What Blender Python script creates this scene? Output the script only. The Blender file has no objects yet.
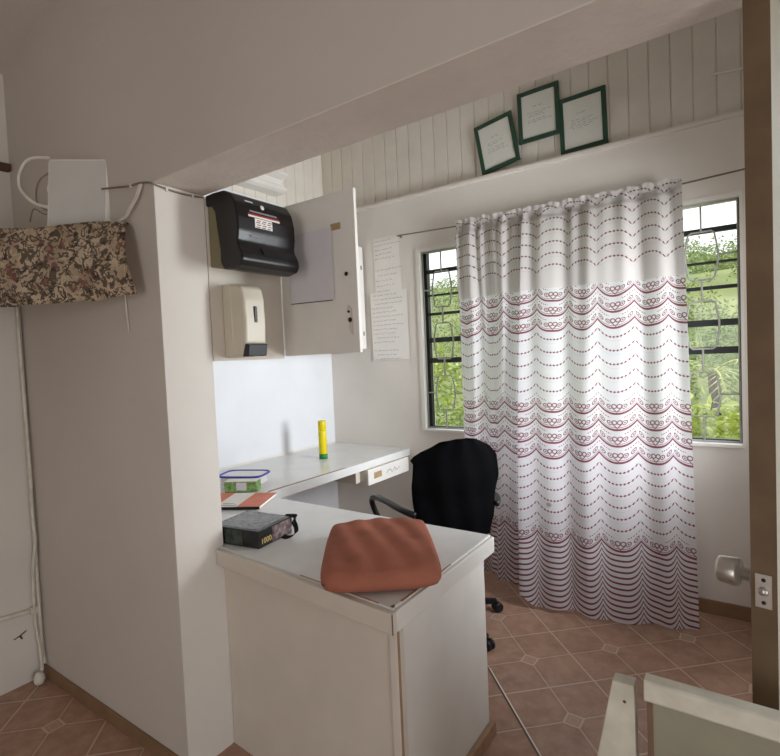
import bpy, bmesh, math, random
from math import sin, cos, pi, radians, sqrt
from mathutils import Vector, Matrix
random.seed(7)
SC = bpy.context.scene
COL = SC.collection

# ------------------------------------------------------------------ materials
def new_mat(name):
    m = bpy.data.materials.new(name); m.use_nodes = True
    nt = m.node_tree; nt.nodes.clear()
    return m, nt
def lk(nt, a, b): nt.links.new(a, b)
def math_(nt, op, a, b=None, c=None):
    n = nt.nodes.new('ShaderNodeMath'); n.operation = op
    for i, x in enumerate((a, b, c)):
        if x is None: continue
        if isinstance(x, (int, float)): n.inputs[i].default_value = x
        else: lk(nt, x, n.inputs[i])
    return n.outputs[0]
def mixc(nt, fac, a, b):
    n = nt.nodes.new('ShaderNodeMix'); n.data_type = 'RGBA'
    if isinstance(fac, (int, float)): n.inputs[0].default_value = fac
    else: lk(nt, fac, n.inputs[0])
    for i, x in ((6, a), (7, b)):
        if isinstance(x, tuple): n.inputs[i].default_value = (*x[:3], 1)
        else: lk(nt, x, n.inputs[i])
    return n.outputs[2]
def srgb(r, g, b):
    f = lambda c: (c/255/12.92) if c/255 <= .04045 else ((c/255+.055)/1.055)**2.4
    return (f(r), f(g), f(b))
def noise(nt, scale, detail=3, rough=.55, vec=None):
    n = nt.nodes.new('ShaderNodeTexNoise'); n.inputs['Scale'].default_value = scale
    n.inputs['Detail'].default_value = detail; n.inputs['Roughness'].default_value = rough
    if vec is None:
        t = nt.nodes.new('ShaderNodeTexCoord'); vec = t.outputs['Object']
    lk(nt, vec, n.inputs['Vector']); return n.outputs['Fac']
def ramp(nt, fac, lo, hi):
    n = nt.nodes.new('ShaderNodeMapRange'); n.inputs[1].default_value = lo; n.inputs[2].default_value = hi
    lk(nt, fac, n.inputs[0]); return n.outputs[0]
def simple(name, rgb, rough=.6, var=.06, scale=6, bump=0, bscale=60, metal=0, rgb2=None, spec=.4, coat=0):
    m, nt = new_mat(name)
    b = nt.nodes.new('ShaderNodeBsdfPrincipled'); o = nt.nodes.new('ShaderNodeOutputMaterial')
    lk(nt, b.outputs[0], o.inputs[0])
    c = srgb(*rgb)
    c2 = srgb(*rgb2) if rgb2 else tuple(x*(1-var*2.2) for x in c)
    f = ramp(nt, noise(nt, scale), .35, .7)
    lk(nt, mixc(nt, f, c, c2), b.inputs['Base Color'])
    b.inputs['Roughness'].default_value = rough; b.inputs['Metallic'].default_value = metal
    b.inputs['Specular IOR Level'].default_value = spec
    if coat: b.inputs['Coat Weight'].default_value = coat
    if bump:
        bn = nt.nodes.new('ShaderNodeBump'); bn.inputs['Strength'].default_value = bump
        bn.inputs['Distance'].default_value = .004
        lk(nt, noise(nt, bscale, 4), bn.inputs['Height']); lk(nt, bn.outputs[0], b.inputs['Normal'])
    return m
M = {}
M['wall'] = simple('wall_paint', (226, 220, 212), .75, .03, 2.2, .35, 25)
M['wall_shaded'] = simple('wall_paint_shaded', (204, 196, 187), .8, .03, 1.6, .3, 30)  # white wall paint, darkened and warmed: the near room's shade in the colour
M['wall_cool'] = simple('wall_paint_pale', (228, 230, 234), .6, .03, 2.2, .3, 25)
M['soffit'] = simple('rough_soffit', (222, 213, 203), .85, .04, 7, 1.0, 40)
M['plank'] = simple('painted_planks', (226, 219, 208), .6, .04, 5, .2, 40)
M['white'] = simple('white_gloss_paint', (232, 228, 222), .35, .03, 5, .12, 30)
M['cream'] = simple('cream_paint', (214, 205, 192), .5, .04, 4, .15, 30)
M['laminate'] = simple('laminate_top', (226, 226, 224), .28, .04, 7, .05, 30)
M['edgewood'] = simple('bare_wood_edge', (172, 140, 112), .7, .12, 20)
M['darkchip_gap'] = simple('dark_chip_and_gap', (122, 98, 80), .8, .1, 30)
M['skirt'] = simple('brown_skirting', (142, 112, 84), .55, .1, 8)
M['black'] = simple('black_plastic', (24, 24, 28), .38, .05, 8)
M['blackcloth'] = simple('black_cloth', (15, 15, 18), .95, .15, 40, .6, 300, spec=.1)
M['blackgloss'] = simple('dark_smoked_plastic', (28, 25, 27), .34, .05, 8, coat=.08)
M['olive'] = simple('olive_plastic', (128, 120, 92), .5, .05, 8)
M['beigeplastic'] = simple('beige_plastic', (206, 198, 180), .3, .03, 8)
M['greyplastic'] = simple('pale_plastic', (236, 233, 226), .4, .03, 8)
M['routerface'] = simple('router_face', (206, 204, 198), .4, .03, 8)
M['chrome'] = simple('brushed_steel', (206, 202, 196), .33, .05, 20, metal=.9)
M['doorwood'] = simple('brown_door_edge', (116, 94, 70), .6, .14, 9)
M['doorpaint'] = simple('grey_door_paint', (190, 186, 176), .6, .05, 5)
M['gatepaint'] = simple('gate_paint', (218, 214, 198), .5, .1, 14, .3, 50)
M['gatepanel_shaded'] = simple('gate_panel_shaded', (150, 146, 126), .65, .06, 8, .2, 40)  # white gate front made darker than its cap: shade put in the colour
M['frame'] = simple('green_frame', (42, 74, 58), .4, .1, 10)
M['paper'] = simple('paper', (236, 232, 226), .8, .02, 6)
M['paper_lilac'] = simple('paper_lilac', (222, 218, 222), .8, .03, 6)
M['ink'] = simple('ink', (70, 66, 72), .9, .05, 20)
M['inkpale'] = simple('ink_pale', (150, 146, 146), .9, .05, 20)
M['tape'] = simple('old_tape', (178, 152, 110), .6, .1, 30)
M['yellow'] = simple('yellow_can', (226, 208, 24), .35, .05, 10)
M['green'] = simple('green_plastic', (40, 128, 62), .4, .05, 10)
M['red'] = simple('red_print', (170, 52, 52), .6, .1, 20)
M['orange'] = simple('orange_print', (222, 120, 88), .5, .08, 16)
M['blue'] = simple('blue_lid', (70, 72, 186), .35, .05, 10)
M['gold'] = simple('gold_print', (226, 200, 130), .5, .05, 10)
M['boxblack'] = simple('box_black', (20, 21, 20), .35, .2, 20, spec=.5)
M['boxphoto'] = simple('box_picture', (66, 76, 66), .35, .2, 45, rgb2=(24, 30, 26))
M['boxphoto2'] = simple('box_picture_pale', (150, 132, 130), .35, .2, 60, rgb2=(56, 40, 46))
M['boxtop'] = simple('box_top_picture', (104, 102, 98), .22, .2, 26, rgb2=(48, 40, 42))
M['teabox'] = simple('tea_box_print', (150, 184, 112), .5, .2, 60, rgb2=(86, 118, 66))
M['cable'] = simple('white_cable', (226, 220, 206), .5, .08, 20)
M['cabledark'] = simple('dark_cable', (140, 126, 110), .6, .1, 20)
M['darkframe'] = simple('dark_window_metal', (44, 48, 50), .4, .1, 8)
M['grille'] = simple('white_grille', (176, 176, 170), .45, .06, 12)
M['rod'] = simple('rod_metal', (126, 112, 104), .4, .1, 12, metal=.6)
M['stain'] = simple('dark_stain', (110, 104, 100), .9, .2, 40)
M['woodbrown'] = simple('brown_wood', (98, 72, 48), .6, .15, 16)
M['cushion'] = simple('terracotta_fabric', (176, 112, 92), .95, .12, 5, .5, 320, spec=.15)
M['bark'] = simple('bark', (92, 78, 60), .9, .2, 12)
M['leafA'] = simple('leaf_yellow_green', (176, 186, 74), .55, .3, 1.2, rgb2=(96, 126, 50))
M['leafB'] = simple('leaf_green', (150, 162, 100), .7, .3, .35, rgb2=(108, 128, 76))
M['palm'] = simple('palm_leaf', (188, 186, 100), .5, .25, 2, rgb2=(126, 146, 74))
M['hill'] = simple('hill_grass', (146, 150, 84), .9, .3, .35, rgb2=(110, 122, 66))

def glass_mat():
    m, nt = new_mat('pane_glass')
    t = nt.nodes.new('ShaderNodeBsdfTransparent'); g = nt.nodes.new('ShaderNodeBsdfGlossy'); mx = nt.nodes.new('ShaderNodeMixShader')
    g.inputs['Roughness'].default_value = .05; t.inputs[0].default_value = (.98, .99, .985, 1)
    mx.inputs[0].default_value = .035
    o = nt.nodes.new('ShaderNodeOutputMaterial')
    lk(nt, t.outputs[0], mx.inputs[1]); lk(nt, g.outputs[0], mx.inputs[2]); lk(nt, mx.outputs[0], o.inputs[0])
    return m
M['glass'] = glass_mat()

def tile_mat():
    m, nt = new_mat('terracotta_tiles')
    b = nt.nodes.new('ShaderNodeBsdfPrincipled'); o = nt.nodes.new('ShaderNodeOutputMaterial'); lk(nt, b.outputs[0], o.inputs[0])
    tc = nt.nodes.new('ShaderNodeTexCoord'); sp = nt.nodes.new('ShaderNodeSeparateXYZ'); lk(nt, tc.outputs['Object'], sp.inputs[0])
    T = .206; th = radians(43.5); c1, s1 = cos(th), sin(th)
    X0 = math_(nt, 'ADD', sp.outputs[0], .859); Y0 = math_(nt, 'ADD', sp.outputs[1], -2.281)
    dot = lambda a, b: math_(nt, 'ADD', math_(nt, 'MULTIPLY', X0, a), math_(nt, 'MULTIPLY', Y0, b))
    gx = math_(nt, 'ADD', math_(nt, 'DIVIDE', dot(c1, s1), T), 40.0)
    gy = math_(nt, 'ADD', math_(nt, 'DIVIDE', dot(s1, -c1), T), 40.0)
    rx = math_(nt, 'ROUND', gx); ry = math_(nt, 'ROUND', gy)
    ax = math_(nt, 'ABSOLUTE', math_(nt, 'SUBTRACT', gx, rx)); ay = math_(nt, 'ABSOLUTE', math_(nt, 'SUBTRACT', gy, ry))
    isev = lambda r_: math_(nt, 'LESS_THAN', math_(nt, 'ABSOLUTE', math_(nt, 'SUBTRACT', math_(nt, 'FRACT', math_(nt, 'ADD', math_(nt, 'MULTIPLY', r_, .5), .25)), .25)), .1)
    ex_, ey_ = isev(rx), isev(ry)
    even = math_(nt, 'MULTIPLY', ex_, ey_)          # the small inset sits where four cut corners meet
    d1 = math_(nt, 'ADD', ax, ay)
    R = .21
    inside = math_(nt, 'MULTIPLY', even, math_(nt, 'LESS_THAN', d1, R))
    # grout: tile joints, and the clipped corner outline
    jl = lambda a, e: math_(nt, 'LESS_THAN', a, math_(nt, 'SUBTRACT', .021, math_(nt, 'MULTIPLY', e, .007)))
    joint = math_(nt, 'MAXIMUM', jl(ax, ex_), jl(ay, ey_))
    joint = math_(nt, 'MULTIPLY', joint, math_(nt, 'SUBTRACT', 1.0, inside))
    rim = math_(nt, 'MULTIPLY', even, math_(nt, 'LESS_THAN', math_(nt, 'ABSOLUTE', math_(nt, 'SUBTRACT', d1, R)), .028))
    rim2 = math_(nt, 'MULTIPLY', even, math_(nt, 'LESS_THAN', math_(nt, 'ABSOLUTE', math_(nt, 'SUBTRACT', d1, R*.5)), .012))
    g = math_(nt, 'MAXIMUM', joint, math_(nt, 'MAXIMUM', rim, math_(nt, 'MULTIPLY', rim2, .5)))
    edge = ramp(nt, math_(nt, 'MINIMUM', ax, ay), .1, 0.0)
    n1 = ramp(nt, noise(nt, 3.5, 5, .6), .3, .72); n2 = ramp(nt, noise(nt, 16, 6, .7), .4, .7)
    c = mixc(nt, n1, srgb(176, 138, 116), srgb(148, 112, 94))
    c = mixc(nt, math_(nt, 'MULTIPLY', n2, .55), c, srgb(198, 166, 146))
    c = mixc(nt, math_(nt, 'MULTIPLY', edge, .3), c, srgb(126, 94, 78))
    c = mixc(nt, inside, c, srgb(176, 146, 126))
    c = mixc(nt, math_(nt, 'MULTIPLY', g, .72), c, srgb(214, 188, 170))
    open_j = math_(nt, 'MULTIPLY', math_(nt, 'LESS_THAN', sp.outputs[1], 2.13), math_(nt, 'LESS_THAN', math_(nt, 'ABSOLUTE', math_(nt, 'SUBTRACT', rx, 39.0)), .5))
    dj = math_(nt, 'SUBTRACT', gx, 39.0)
    c = mixc(nt, math_(nt, 'MULTIPLY', open_j, math_(nt, 'LESS_THAN', math_(nt, 'ABSOLUTE', math_(nt, 'SUBTRACT', dj, .02)), .014)), c, srgb(236, 228, 216))  # lit lip of the open joint painted as a pale line
    c = mixc(nt, math_(nt, 'MULTIPLY', open_j, math_(nt, 'LESS_THAN', math_(nt, 'ABSOLUTE', math_(nt, 'ADD', dj, .016)), .02)), c, srgb(84, 64, 54))
    lk(nt, c, b.inputs['Base Color']); b.inputs['Roughness'].default_value = .36
    b.inputs['Specular IOR Level'].default_value = .4
    bn = nt.nodes.new('ShaderNodeBump'); bn.inputs['Strength'].default_value = .4; bn.inputs['Distance'].default_value = .003
    lk(nt, math_(nt, 'SUBTRACT', math_(nt, 'MULTIPLY', n2, .3), g), bn.inputs['Height']); lk(nt, bn.outputs[0], b.inputs['Normal'])
    return m
M['tile'] = tile_mat()

def curtain_mat(name, flap=False):
    """pattern woven in the cloth: UV u counts the scallops, v is the height on the cloth in metres"""
    m, nt = new_mat(name)
    uv = nt.nodes.new('ShaderNodeUVMap'); uv.uv_map = 'UVMap'
    sp = nt.nodes.new('ShaderNodeSeparateXYZ'); lk(nt, uv.outputs[0], sp.inputs[0])
    u, v = sp.outputs[0], sp.outputs[1]
    fu = math_(nt, 'FRACT', u)
    s = math_(nt, 'MULTIPLY', math_(nt, 'ABSOLUTE', math_(nt, 'SUBTRACT', fu, .5)), 2.0)
    sag = math_(nt, 'POWER', s, 2.5); sag2 = math_(nt, 'POWER', s, 4.2)
    def W(a): return math_(nt, 'SUBTRACT', v, math_(nt, 'MULTIPLY', sag, a))
    def rng(w, lo, hi): return math_(nt, 'MULTIPLY', math_(nt, 'GREATER_THAN', w, lo), math_(nt, 'LESS_THAN', w, hi))
    def phase(w, lo, spc): return math_(nt, 'FRACT', math_(nt, 'DIVIDE', math_(nt, 'SUBTRACT', w, lo), spc))
    def near(p, c, t): return math_(nt, 'LESS_THAN', math_(nt, 'ABSOLUTE', math_(nt, 'SUBTRACT', p, c)), t)
    mul = lambda a, b: math_(nt, 'MULTIPLY', a, b)
    mx = lambda a, b: math_(nt, 'MAXIMUM', a, b)
    def dashes(w, lo, hi, spc, n=10):
        p = phase(w, lo, spc)
        d = math_(nt, 'ABSOLUTE', math_(nt, 'SUBTRACT', math_(nt, 'FRACT', math_(nt, 'MULTIPLY', u, n)), .5))
        th = mul(math_(nt, 'SUBTRACT', .42, d), .0095/spc*1.0)      # lens-shaped beads
        th = math_(nt, 'MAXIMUM', th, 0.0)
        bead = math_(nt, 'LESS_THAN', math_(nt, 'ABSOLUTE', math_(nt, 'SUBTRACT', p, .5)), mul(th, 1.6))
        hair = mul(near(p, .5, .0011/spc), .7)
        faint = mul(near(p, .5-.022/spc, .0012/spc), .18)
        return mul(rng(w, lo, hi), mx(mx(bead, hair), faint))
    def hearts(w, lo, hi, spc):
        p = phase(w, lo, spc)
        line = near(p, .14, .0055/spc)
        line2 = mul(near(p, .28, .0017/spc), .85)
        dots = mul(near(p, .86, .0025/spc), math_(nt, 'LESS_THAN', math_(nt, 'FRACT', math_(nt, 'MULTIPLY', u, 16)), .55))
        dots = mul(dots, math_(nt, 'GREATER_THAN', s, .35))
        # curls: rings of three sizes along the swag
        q = math_(nt, 'SUBTRACT', math_(nt, 'FRACT', math_(nt, 'MULTIPLY', fu, 5.0)), .5)
        dx = mul(q, .034); dy = mul(math_(nt, 'SUBTRACT', p, .52), spc)
        d = math_(nt, 'SQRT', math_(nt, 'ADD', mul(dx, dx), mul(dy, dy)))
        ring = math_(nt, 'LESS_THAN', math_(nt, 'ABSOLUTE', math_(nt, 'SUBTRACT', d, .0105)), .0024)
        eye = math_(nt, 'LESS_THAN', d, .0042)
        q2 = mul(math_(nt, 'SUBTRACT', fu, .5), .17)
        h = math_(nt, 'SUBTRACT', math_(nt, 'ABSOLUTE', q2), .012)
        hy = math_(nt, 'SUBTRACT', dy, .006)
        hd = math_(nt, 'SQRT', math_(nt, 'ADD', mul(h, h), mul(hy, hy)))
        heart = math_(nt, 'LESS_THAN', math_(nt, 'ABSOLUTE', math_(nt, 'SUBTRACT', hd, .0105)), .003)
        vee = math_(nt, 'LESS_THAN', math_(nt, 'ABSOLUTE', math_(nt, 'SUBTRACT', math_(nt, 'ADD', dy, .024), math_(nt, 'ABSOLUTE', q2))), .0038)
        heart = mx(heart, vee)
        mid = math_(nt, 'LESS_THAN', math_(nt, 'ABSOLUTE', math_(nt, 'SUBTRACT', fu, .5)), .14)
        motif = mx(mul(mid, heart), mul(math_(nt, 'SUBTRACT', 1.0, mid), mx(ring, eye)))
        motif = mul(motif, math_(nt, 'LESS_THAN', s, .93))
        return mul(rng(w, lo, hi), mx(mx(line, line2), mx(dots, mul(motif, .9))))
    if flap:
        w = math_(nt, 'ADD', v, math_(nt, 'MULTIPLY', sag, .045))       # folded over: the swags hang upside down
        mask = dashes(w, 1.915, 2.30, .068, 9)
    else:
        w = W(.052); w2 = math_(nt, 'SUBTRACT', v, mul(sag2, .056))
        mask = hearts(w, 1.545, 1.809, .088)
        mask = mx(mask, dashes(w, 1.17, 1.545, .075))
        mask = mx(mask, hearts(w, .818, 1.166, .087))
        mask = mx(mask, dashes(w, .447, .807, .06))
        mask = mx(mask, hearts(w, .362, .447, .085))
        p = phase(w2, -.06, .0285)
        mask = mx(mask, mul(rng(w2, -.06, .36), mx(near(p, .5, .17), 0.0)))
    cloth = srgb(228, 226, 230) if not flap else srgb(216, 211, 208)
    col = mixc(nt, math_(nt, 'MULTIPLY', mask, .93), cloth, srgb(122, 42, 60) if not flap else srgb(118, 66, 66))
    if not flap:                                     # one small grey stain low on the wide panel
        du = mul(math_(nt, 'SUBTRACT', u, 11.38), .165); dv = math_(nt, 'SUBTRACT', v, .575)
        sd2 = math_(nt, 'SQRT', math_(nt, 'ADD', mul(du, du), mul(dv, dv)))
        col = mixc(nt, mul(ramp(nt, sd2, .017, .008), .55), col, srgb(96, 76, 78))
    d = nt.nodes.new('ShaderNodeBsdfDiffuse'); t = nt.nodes.new('ShaderNodeBsdfTranslucent'); tr = nt.nodes.new('ShaderNodeBsdfTransparent')
    lk(nt, col, d.inputs[0]); lk(nt, col, t.inputs[0])
    wv = nt.nodes.new('ShaderNodeBump'); wv.inputs['Strength'].default_value = .25; wv.inputs['Distance'].default_value = .004
    lk(nt, noise(nt, 18, 4), wv.inputs['Height']); lk(nt, wv.outputs[0], d.inputs['Normal'])
    a = nt.nodes.new('ShaderNodeMixShader'); a.inputs[0].default_value = .49
    lk(nt, d.outputs[0], a.inputs[1]); lk(nt, t.outputs[0], a.inputs[2])
    b = nt.nodes.new('ShaderNodeMixShader'); lk(nt, mul(math_(nt, 'SUBTRACT', 1.0, mask), .10 if not flap else .06), b.inputs[0])
    lk(nt, a.outputs[0], b.inputs[1]); lk(nt, tr.outputs[0], b.inputs[2])
    o = nt.nodes.new('ShaderNodeOutputMaterial'); lk(nt, b.outputs[0], o.inputs[0])
    return m
M['curtain'] = curtain_mat('patterned_sheer'); M['curtain_flap'] = curtain_mat('patterned_sheer_reverse', True)

def floral_mat():
    m, nt = new_mat('floral_fabric')
    b = nt.nodes.new('ShaderNodeBsdfPrincipled'); o = nt.nodes.new('ShaderNodeOutputMaterial'); lk(nt, b.outputs[0], o.inputs[0])
    tc = nt.nodes.new('ShaderNodeTexCoord')
    ds = nt.nodes.new('ShaderNodeTexNoise'); ds.inputs['Scale'].default_value = 22; lk(nt, tc.outputs['Object'], ds.inputs['Vector'])
    add = nt.nodes.new('ShaderNodeVectorMath'); add.operation = 'MULTIPLY_ADD'
    lk(nt, ds.outputs['Color'], add.inputs[0]); add.inputs[1].default_value = (.075,)*3; lk(nt, tc.outputs['Object'], add.inputs[2])
    def vor(scale, feat='F1'):
        v = nt.nodes.new('ShaderNodeTexVoronoi'); v.feature = feat; v.inputs['Scale'].default_value = scale
        lk(nt, add.outputs[0], v.inputs['Vector']); return v
    v1 = vor(30); v2 = vor(56); n = noise(nt, 42, 4, .6, add.outputs[0]); n2 = noise(nt, 12, 3, .5)
    c = mixc(nt, ramp(nt, n2, .4, .62), srgb(232, 216, 192), srgb(200, 180, 154))
    leaf = math_(nt, 'GREATER_THAN', n, .52)
    c = mixc(nt, math_(nt, 'MULTIPLY', leaf, .85), c, srgb(104, 88, 76))
    ringm = math_(nt, 'LESS_THAN', math_(nt, 'ABSOLUTE', math_(nt, 'SUBTRACT', v1.outputs['Distance'], .34)), .09)
    c = mixc(nt, math_(nt, 'MULTIPLY', ringm, .75), c, srgb(84, 72, 70))
    petal = math_(nt, 'LESS_THAN', v2.outputs['Distance'], .26)
    c = mixc(nt, math_(nt, 'MULTIPLY', petal, .8), c, srgb(236, 216, 186))
    pink = math_(nt, 'MULTIPLY', math_(nt, 'GREATER_THAN', n2, .57), math_(nt, 'LESS_THAN', v1.outputs['Distance'], .42))
    c = mixc(nt, math_(nt, 'MULTIPLY', pink, .6), c, srgb(184, 128, 118))
    lk(nt, c, b.inputs['Base Color']); b.inputs['Roughness'].default_value = .95; b.inputs['Specular IOR Level'].default_value = .1
    return m
M['floral'] = floral_mat()

# ------------------------------------------------------------------ mesh helpers
class MB:
    """collects shapes, each with a material, into one mesh object"""
    def __init__(s): s.bm = bmesh.new(); s.mats = []
    def mi(s, mat):
        if mat not in s.mats: s.mats.append(mat)
        return s.mats.index(mat)
    def _take(s, tmp, mat, mtx=None, smooth=False):
        if mtx is not None: bmesh.ops.transform(tmp, matrix=mtx, verts=tmp.verts)
        i = s.mi(mat); me = bpy.data.meshes.new('tmp')
        for f in tmp.faces: f.material_index = i; f.smooth = smooth
        tmp.to_mesh(me); tmp.free(); s.bm.from_mesh(me); bpy.data.meshes.remove(me)
        return s
    def box(s, lo, hi, mat, bev=0, seg=2, mtx=None):
        t = bmesh.new(); bmesh.ops.create_cube(t, size=1)
        c = [(a+b)/2 for a, b in zip(lo, hi)]; d = [abs(b-a) for a, b in zip(lo, hi)]
        for v in t.verts: v.co = Vector((c[0]+v.co.x*d[0], c[1]+v.co.y*d[1], c[2]+v.co.z*d[2]))
        if bev: bmesh.ops.bevel(t, geom=t.edges[:], offset=min(bev, min(d)*.45), segments=seg, affect='EDGES', profile=.5)
        return s._take(t, mat, mtx)
    def prism(s, pts, axis, a, b, mat, bev=0, mtx=None, smooth=False, seg=2):
        """2-D outline extruded along axis from a to b"""
        t = bmesh.new()
        def P(p, q): return {'x': (q, p[0], p[1]), 'y': (p[0], q, p[1]), 'z': (p[0], p[1], q)}[axis]
        A = [t.verts.new(P(p, a)) for p in pts]; B = [t.verts.new(P(p, b)) for p in pts]
        n = len(pts); t.faces.new(A); t.faces.new(B[::-1])
        for i in range(n): t.faces.new((A[i], B[i], B[(i+1) % n], A[(i+1) % n]))
        bmesh.ops.recalc_face_normals(t, faces=t.faces)
        if bev: bmesh.ops.bevel(t, geom=t.edges[:], offset=bev, segments=seg, affect='EDGES', profile=.5)
        return s._take(t, mat, mtx, smooth)
    def tube(s, pts, r, mat, n=10, closed=False, mtx=None):
        t = bmesh.new(); pts = [Vector(p) for p in pts]; N = len(pts); rings = []
        rr = r if isinstance(r, (list, tuple)) else [r]*N
        prev = None
        for i, p in enumerate(pts):
            if closed: d = pts[(i+1) % N]-pts[i-1]
            else: d = pts[min(i+1, N-1)]-pts[max(i-1, 0)]
            if d.length < 1e-9: d = Vector((0, 0, 1))
            d.normalize()
            if prev is None:
                a = Vector((0, 0, 1)) if abs(d.z) < .9 else Vector((1, 0, 0))
                e = d.cross(a).normalized()
            else: e = (prev-d*prev.dot(d)); e = e.normalized() if e.length > 1e-6 else d.orthogonal().normalized()
            prev = e; g = d.cross(e)
            rings.append([t.verts.new(p+(e*cos(2*pi*k/n)+g*sin(2*pi*k/n))*rr[i]) for k in range(n)])
        for i in range(N if closed else N-1):
            A, B = rings[i], rings[(i+1) % N]
            for k in range(n): t.faces.new((A[k], A[(k+1) % n], B[(k+1) % n], B[k]))
        if not closed: t.faces.new(rings[0][::-1]); t.faces.new(rings[-1])
        bmesh.ops.recalc_face_normals(t, faces=t.faces)
        return s._take(t, mat, mtx, True)
    def lathe(s, prof, mat, n=28, mtx=None, smooth=True):
        t = bmesh.new(); rings = []
        for r, z in prof: rings.append([t.verts.new((r*cos(2*pi*k/n), r*sin(2*pi*k/n), z)) for k in range(n)] if r > 1e-6 else [t.verts.new((0, 0, z))])
        for A, B in zip(rings, rings[1:]):
            for k in range(n):
                a, b = A[k % len(A)], A[(k+1) % len(A)]; c, d = B[(k+1) % len(B)], B[k % len(B)]
                f = []
                for v in (a, b, c, d):
                    if v not in f: f.append(v)
                if len(f) > 2: t.faces.new(f)
        if len(rings[0]) > 1: t.faces.new(rings[0][::-1])
        if len(rings[-1]) > 1: t.faces.new(rings[-1])
        bmesh.ops.recalc_face_normals(t, faces=t.faces)
        return s._take(t, mat, mtx, smooth)
    def grid(s, fn, nu, nv, mat, uvfn=None, thick=0, smooth=True, mtx=None):
        t = bmesh.new(); V = [[t.verts.new(fn(i/nu, j/nv)) for j in range(nv+1)] for i in range(nu+1)]
        lay = t.loops.layers.uv.new('UVMap') if uvfn else None
        for i in range(nu):
            for j in range(nv):
                f = t.faces.new((V[i][j], V[i+1][j], V[i+1][j+1], V[i][j+1]))
                if lay:
                    for l, (a, b) in zip(f.loops, ((i, j), (i+1, j), (i+1, j+1), (i, j+1))): l[lay].uv = uvfn(a/nu, b/nv)
        if thick: bmesh.ops.solidify(t, geom=t.faces[:], thickness=thick)
        return s._take(t, mat, mtx, smooth)
    def poly(s, pts, mat):
        t = bmesh.new(); t.faces.new([t.verts.new(p) for p in pts]); return s._take(t, mat)
    def build(s, name, parent=None, mtx=None, auto=None):
        me = bpy.data.meshes.new(name); s.bm.to_mesh(me); s.bm.free()
        for m in s.mats: me.materials.append(m)
        o = bpy.data.objects.new(name, me); COL.objects.link(o)
        if parent is not None: o.parent = parent
        if mtx is not None: o.matrix_local = mtx
        return o
def tag(o, label, cat, group=None):
    o['label'] = label; o['category'] = cat
    if group: o['group'] = group
    return o
def thing(name, label, cat, loc=(0, 0, 0), rz=0, group=None):
    o = bpy.data.objects.new(name, None); COL.objects.link(o); o.empty_display_size = .05
    o.location = loc; o.rotation_euler = (0, 0, rz)
    return tag(o, label, cat, group)
def struct(o): o['kind'] = 'structure'; return o
def text_mesh(txt, size, mat, name, parent, mtx, depth=.0006):
    cu = bpy.data.curves.new('t', 'FONT'); cu.body = txt; cu.size = size; cu.extrude = depth; cu.align_x = 'CENTER'; cu.align_y = 'CENTER'
    tmp = bpy.data.objects.new('t', cu); COL.objects.link(tmp)
    dg = bpy.context.evaluated_depsgraph_get(); me = bpy.data.meshes.new_from_object(tmp.evaluated_get(dg))
    bpy.data.objects.remove(tmp); bpy.data.curves.remove(cu)
    me.materials.clear(); me.materials.append(mat)
    o = bpy.data.objects.new(name, me); COL.objects.link(o); o.parent = parent; o.matrix_local = mtx
    return o
def smoothstep(a, b, x):
    t = max(0, min(1, (x-a)/(b-a))); return t*t*(3-2*t)
def interp(x, xs, ys):
    if x <= xs[0]: return ys[0]
    for i in range(len(xs)-1):
        if x <= xs[i+1]:
            return ys[i]+(ys[i+1]-ys[i])*(x-xs[i])/(xs[i+1]-xs[i])
    return ys[-1]
def spline(pts, n=8):
    P = [Vector(p) for p in pts]; out = []
    for i in range(len(P)-1):
        a = P[max(i-1, 0)]; b = P[i]; c = P[i+1]; d = P[min(i+2, len(P)-1)]
        for k in range(n):
            t = k/n
            out.append(.5*((2*b)+(-a+c)*t+(2*a-5*b+4*c-d)*t*t+(-a+3*b-3*c+d)*t**3))
    out.append(P[-1]); return out

# ------------------------------------------------------------------ the setting
LX, PY0, PY1, BY, PX = -2.785, 1.006, 1.2, 3.18, -1.635
SOF = 2.074
struct(MB().box((-3.0, -2.2, -.12), (1.9, 3.4, 0), M['tile']).build('floor'))
# left wall: masonry up to the ledge, planks above it
mb = MB(); mb.box((-3.0, -2.2, 0), (LX, PY0, 3.6), M['wall']); mb.box((-3.0, PY0, 0), (LX, 3.4, 2.59), M['wall_cool'], 0)
struct(mb.build('wall_left'))
mb = MB()
y = PY1
while y < 3.2:
    mb.box((-2.86, y+.004, 2.585), (-2.822, min(y+.1, 3.222), 3.5), M['plank'], .005, 1); y += .1
mb.box((-2.9, PY1, 2.58), (-2.829, 3.24, 3.5), M['plank'])
struct(mb.build('wall_left_upper'))
# window wall
WX0, WX1, WZ0, WZ1 = -1.935, -.012, .905, 2.205
mb = MB()
mb.box((LX, BY, 0), (WX0, 3.36, 2.59), M['wall']); mb.box((WX1, BY, 0), (1.0, 3.36, 2.59), M['wall'])
mb.box((WX0, BY, 0), (WX1, 3.36, WZ0), M['wall']); mb.box((WX0, BY, WZ1), (WX1, 3.36, 2.59), M['wall'])
struct(mb.build('wall_back'))
mb = MB(); x = -2.83; k = 0
while x < .6:
    mb.box((x+.0015, 3.222, 2.585), (x+.103, 3.26, 3.5), M['plank'], .004, 1); x += .1045
mb.box((-2.9, 3.229, 2.58), (.7, 3.3, 3.5), M['plank'])
struct(mb.build('wall_back_upper'))
mb = MB(); mb.prism([(3.165, 2.575), (3.163, 2.59), (3.168, 2.602), (3.225, 2.606), (3.225, 2.575)], 'x', LX+.002, .6, M['wall'])
struct(mb.build('trim_1'))
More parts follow.
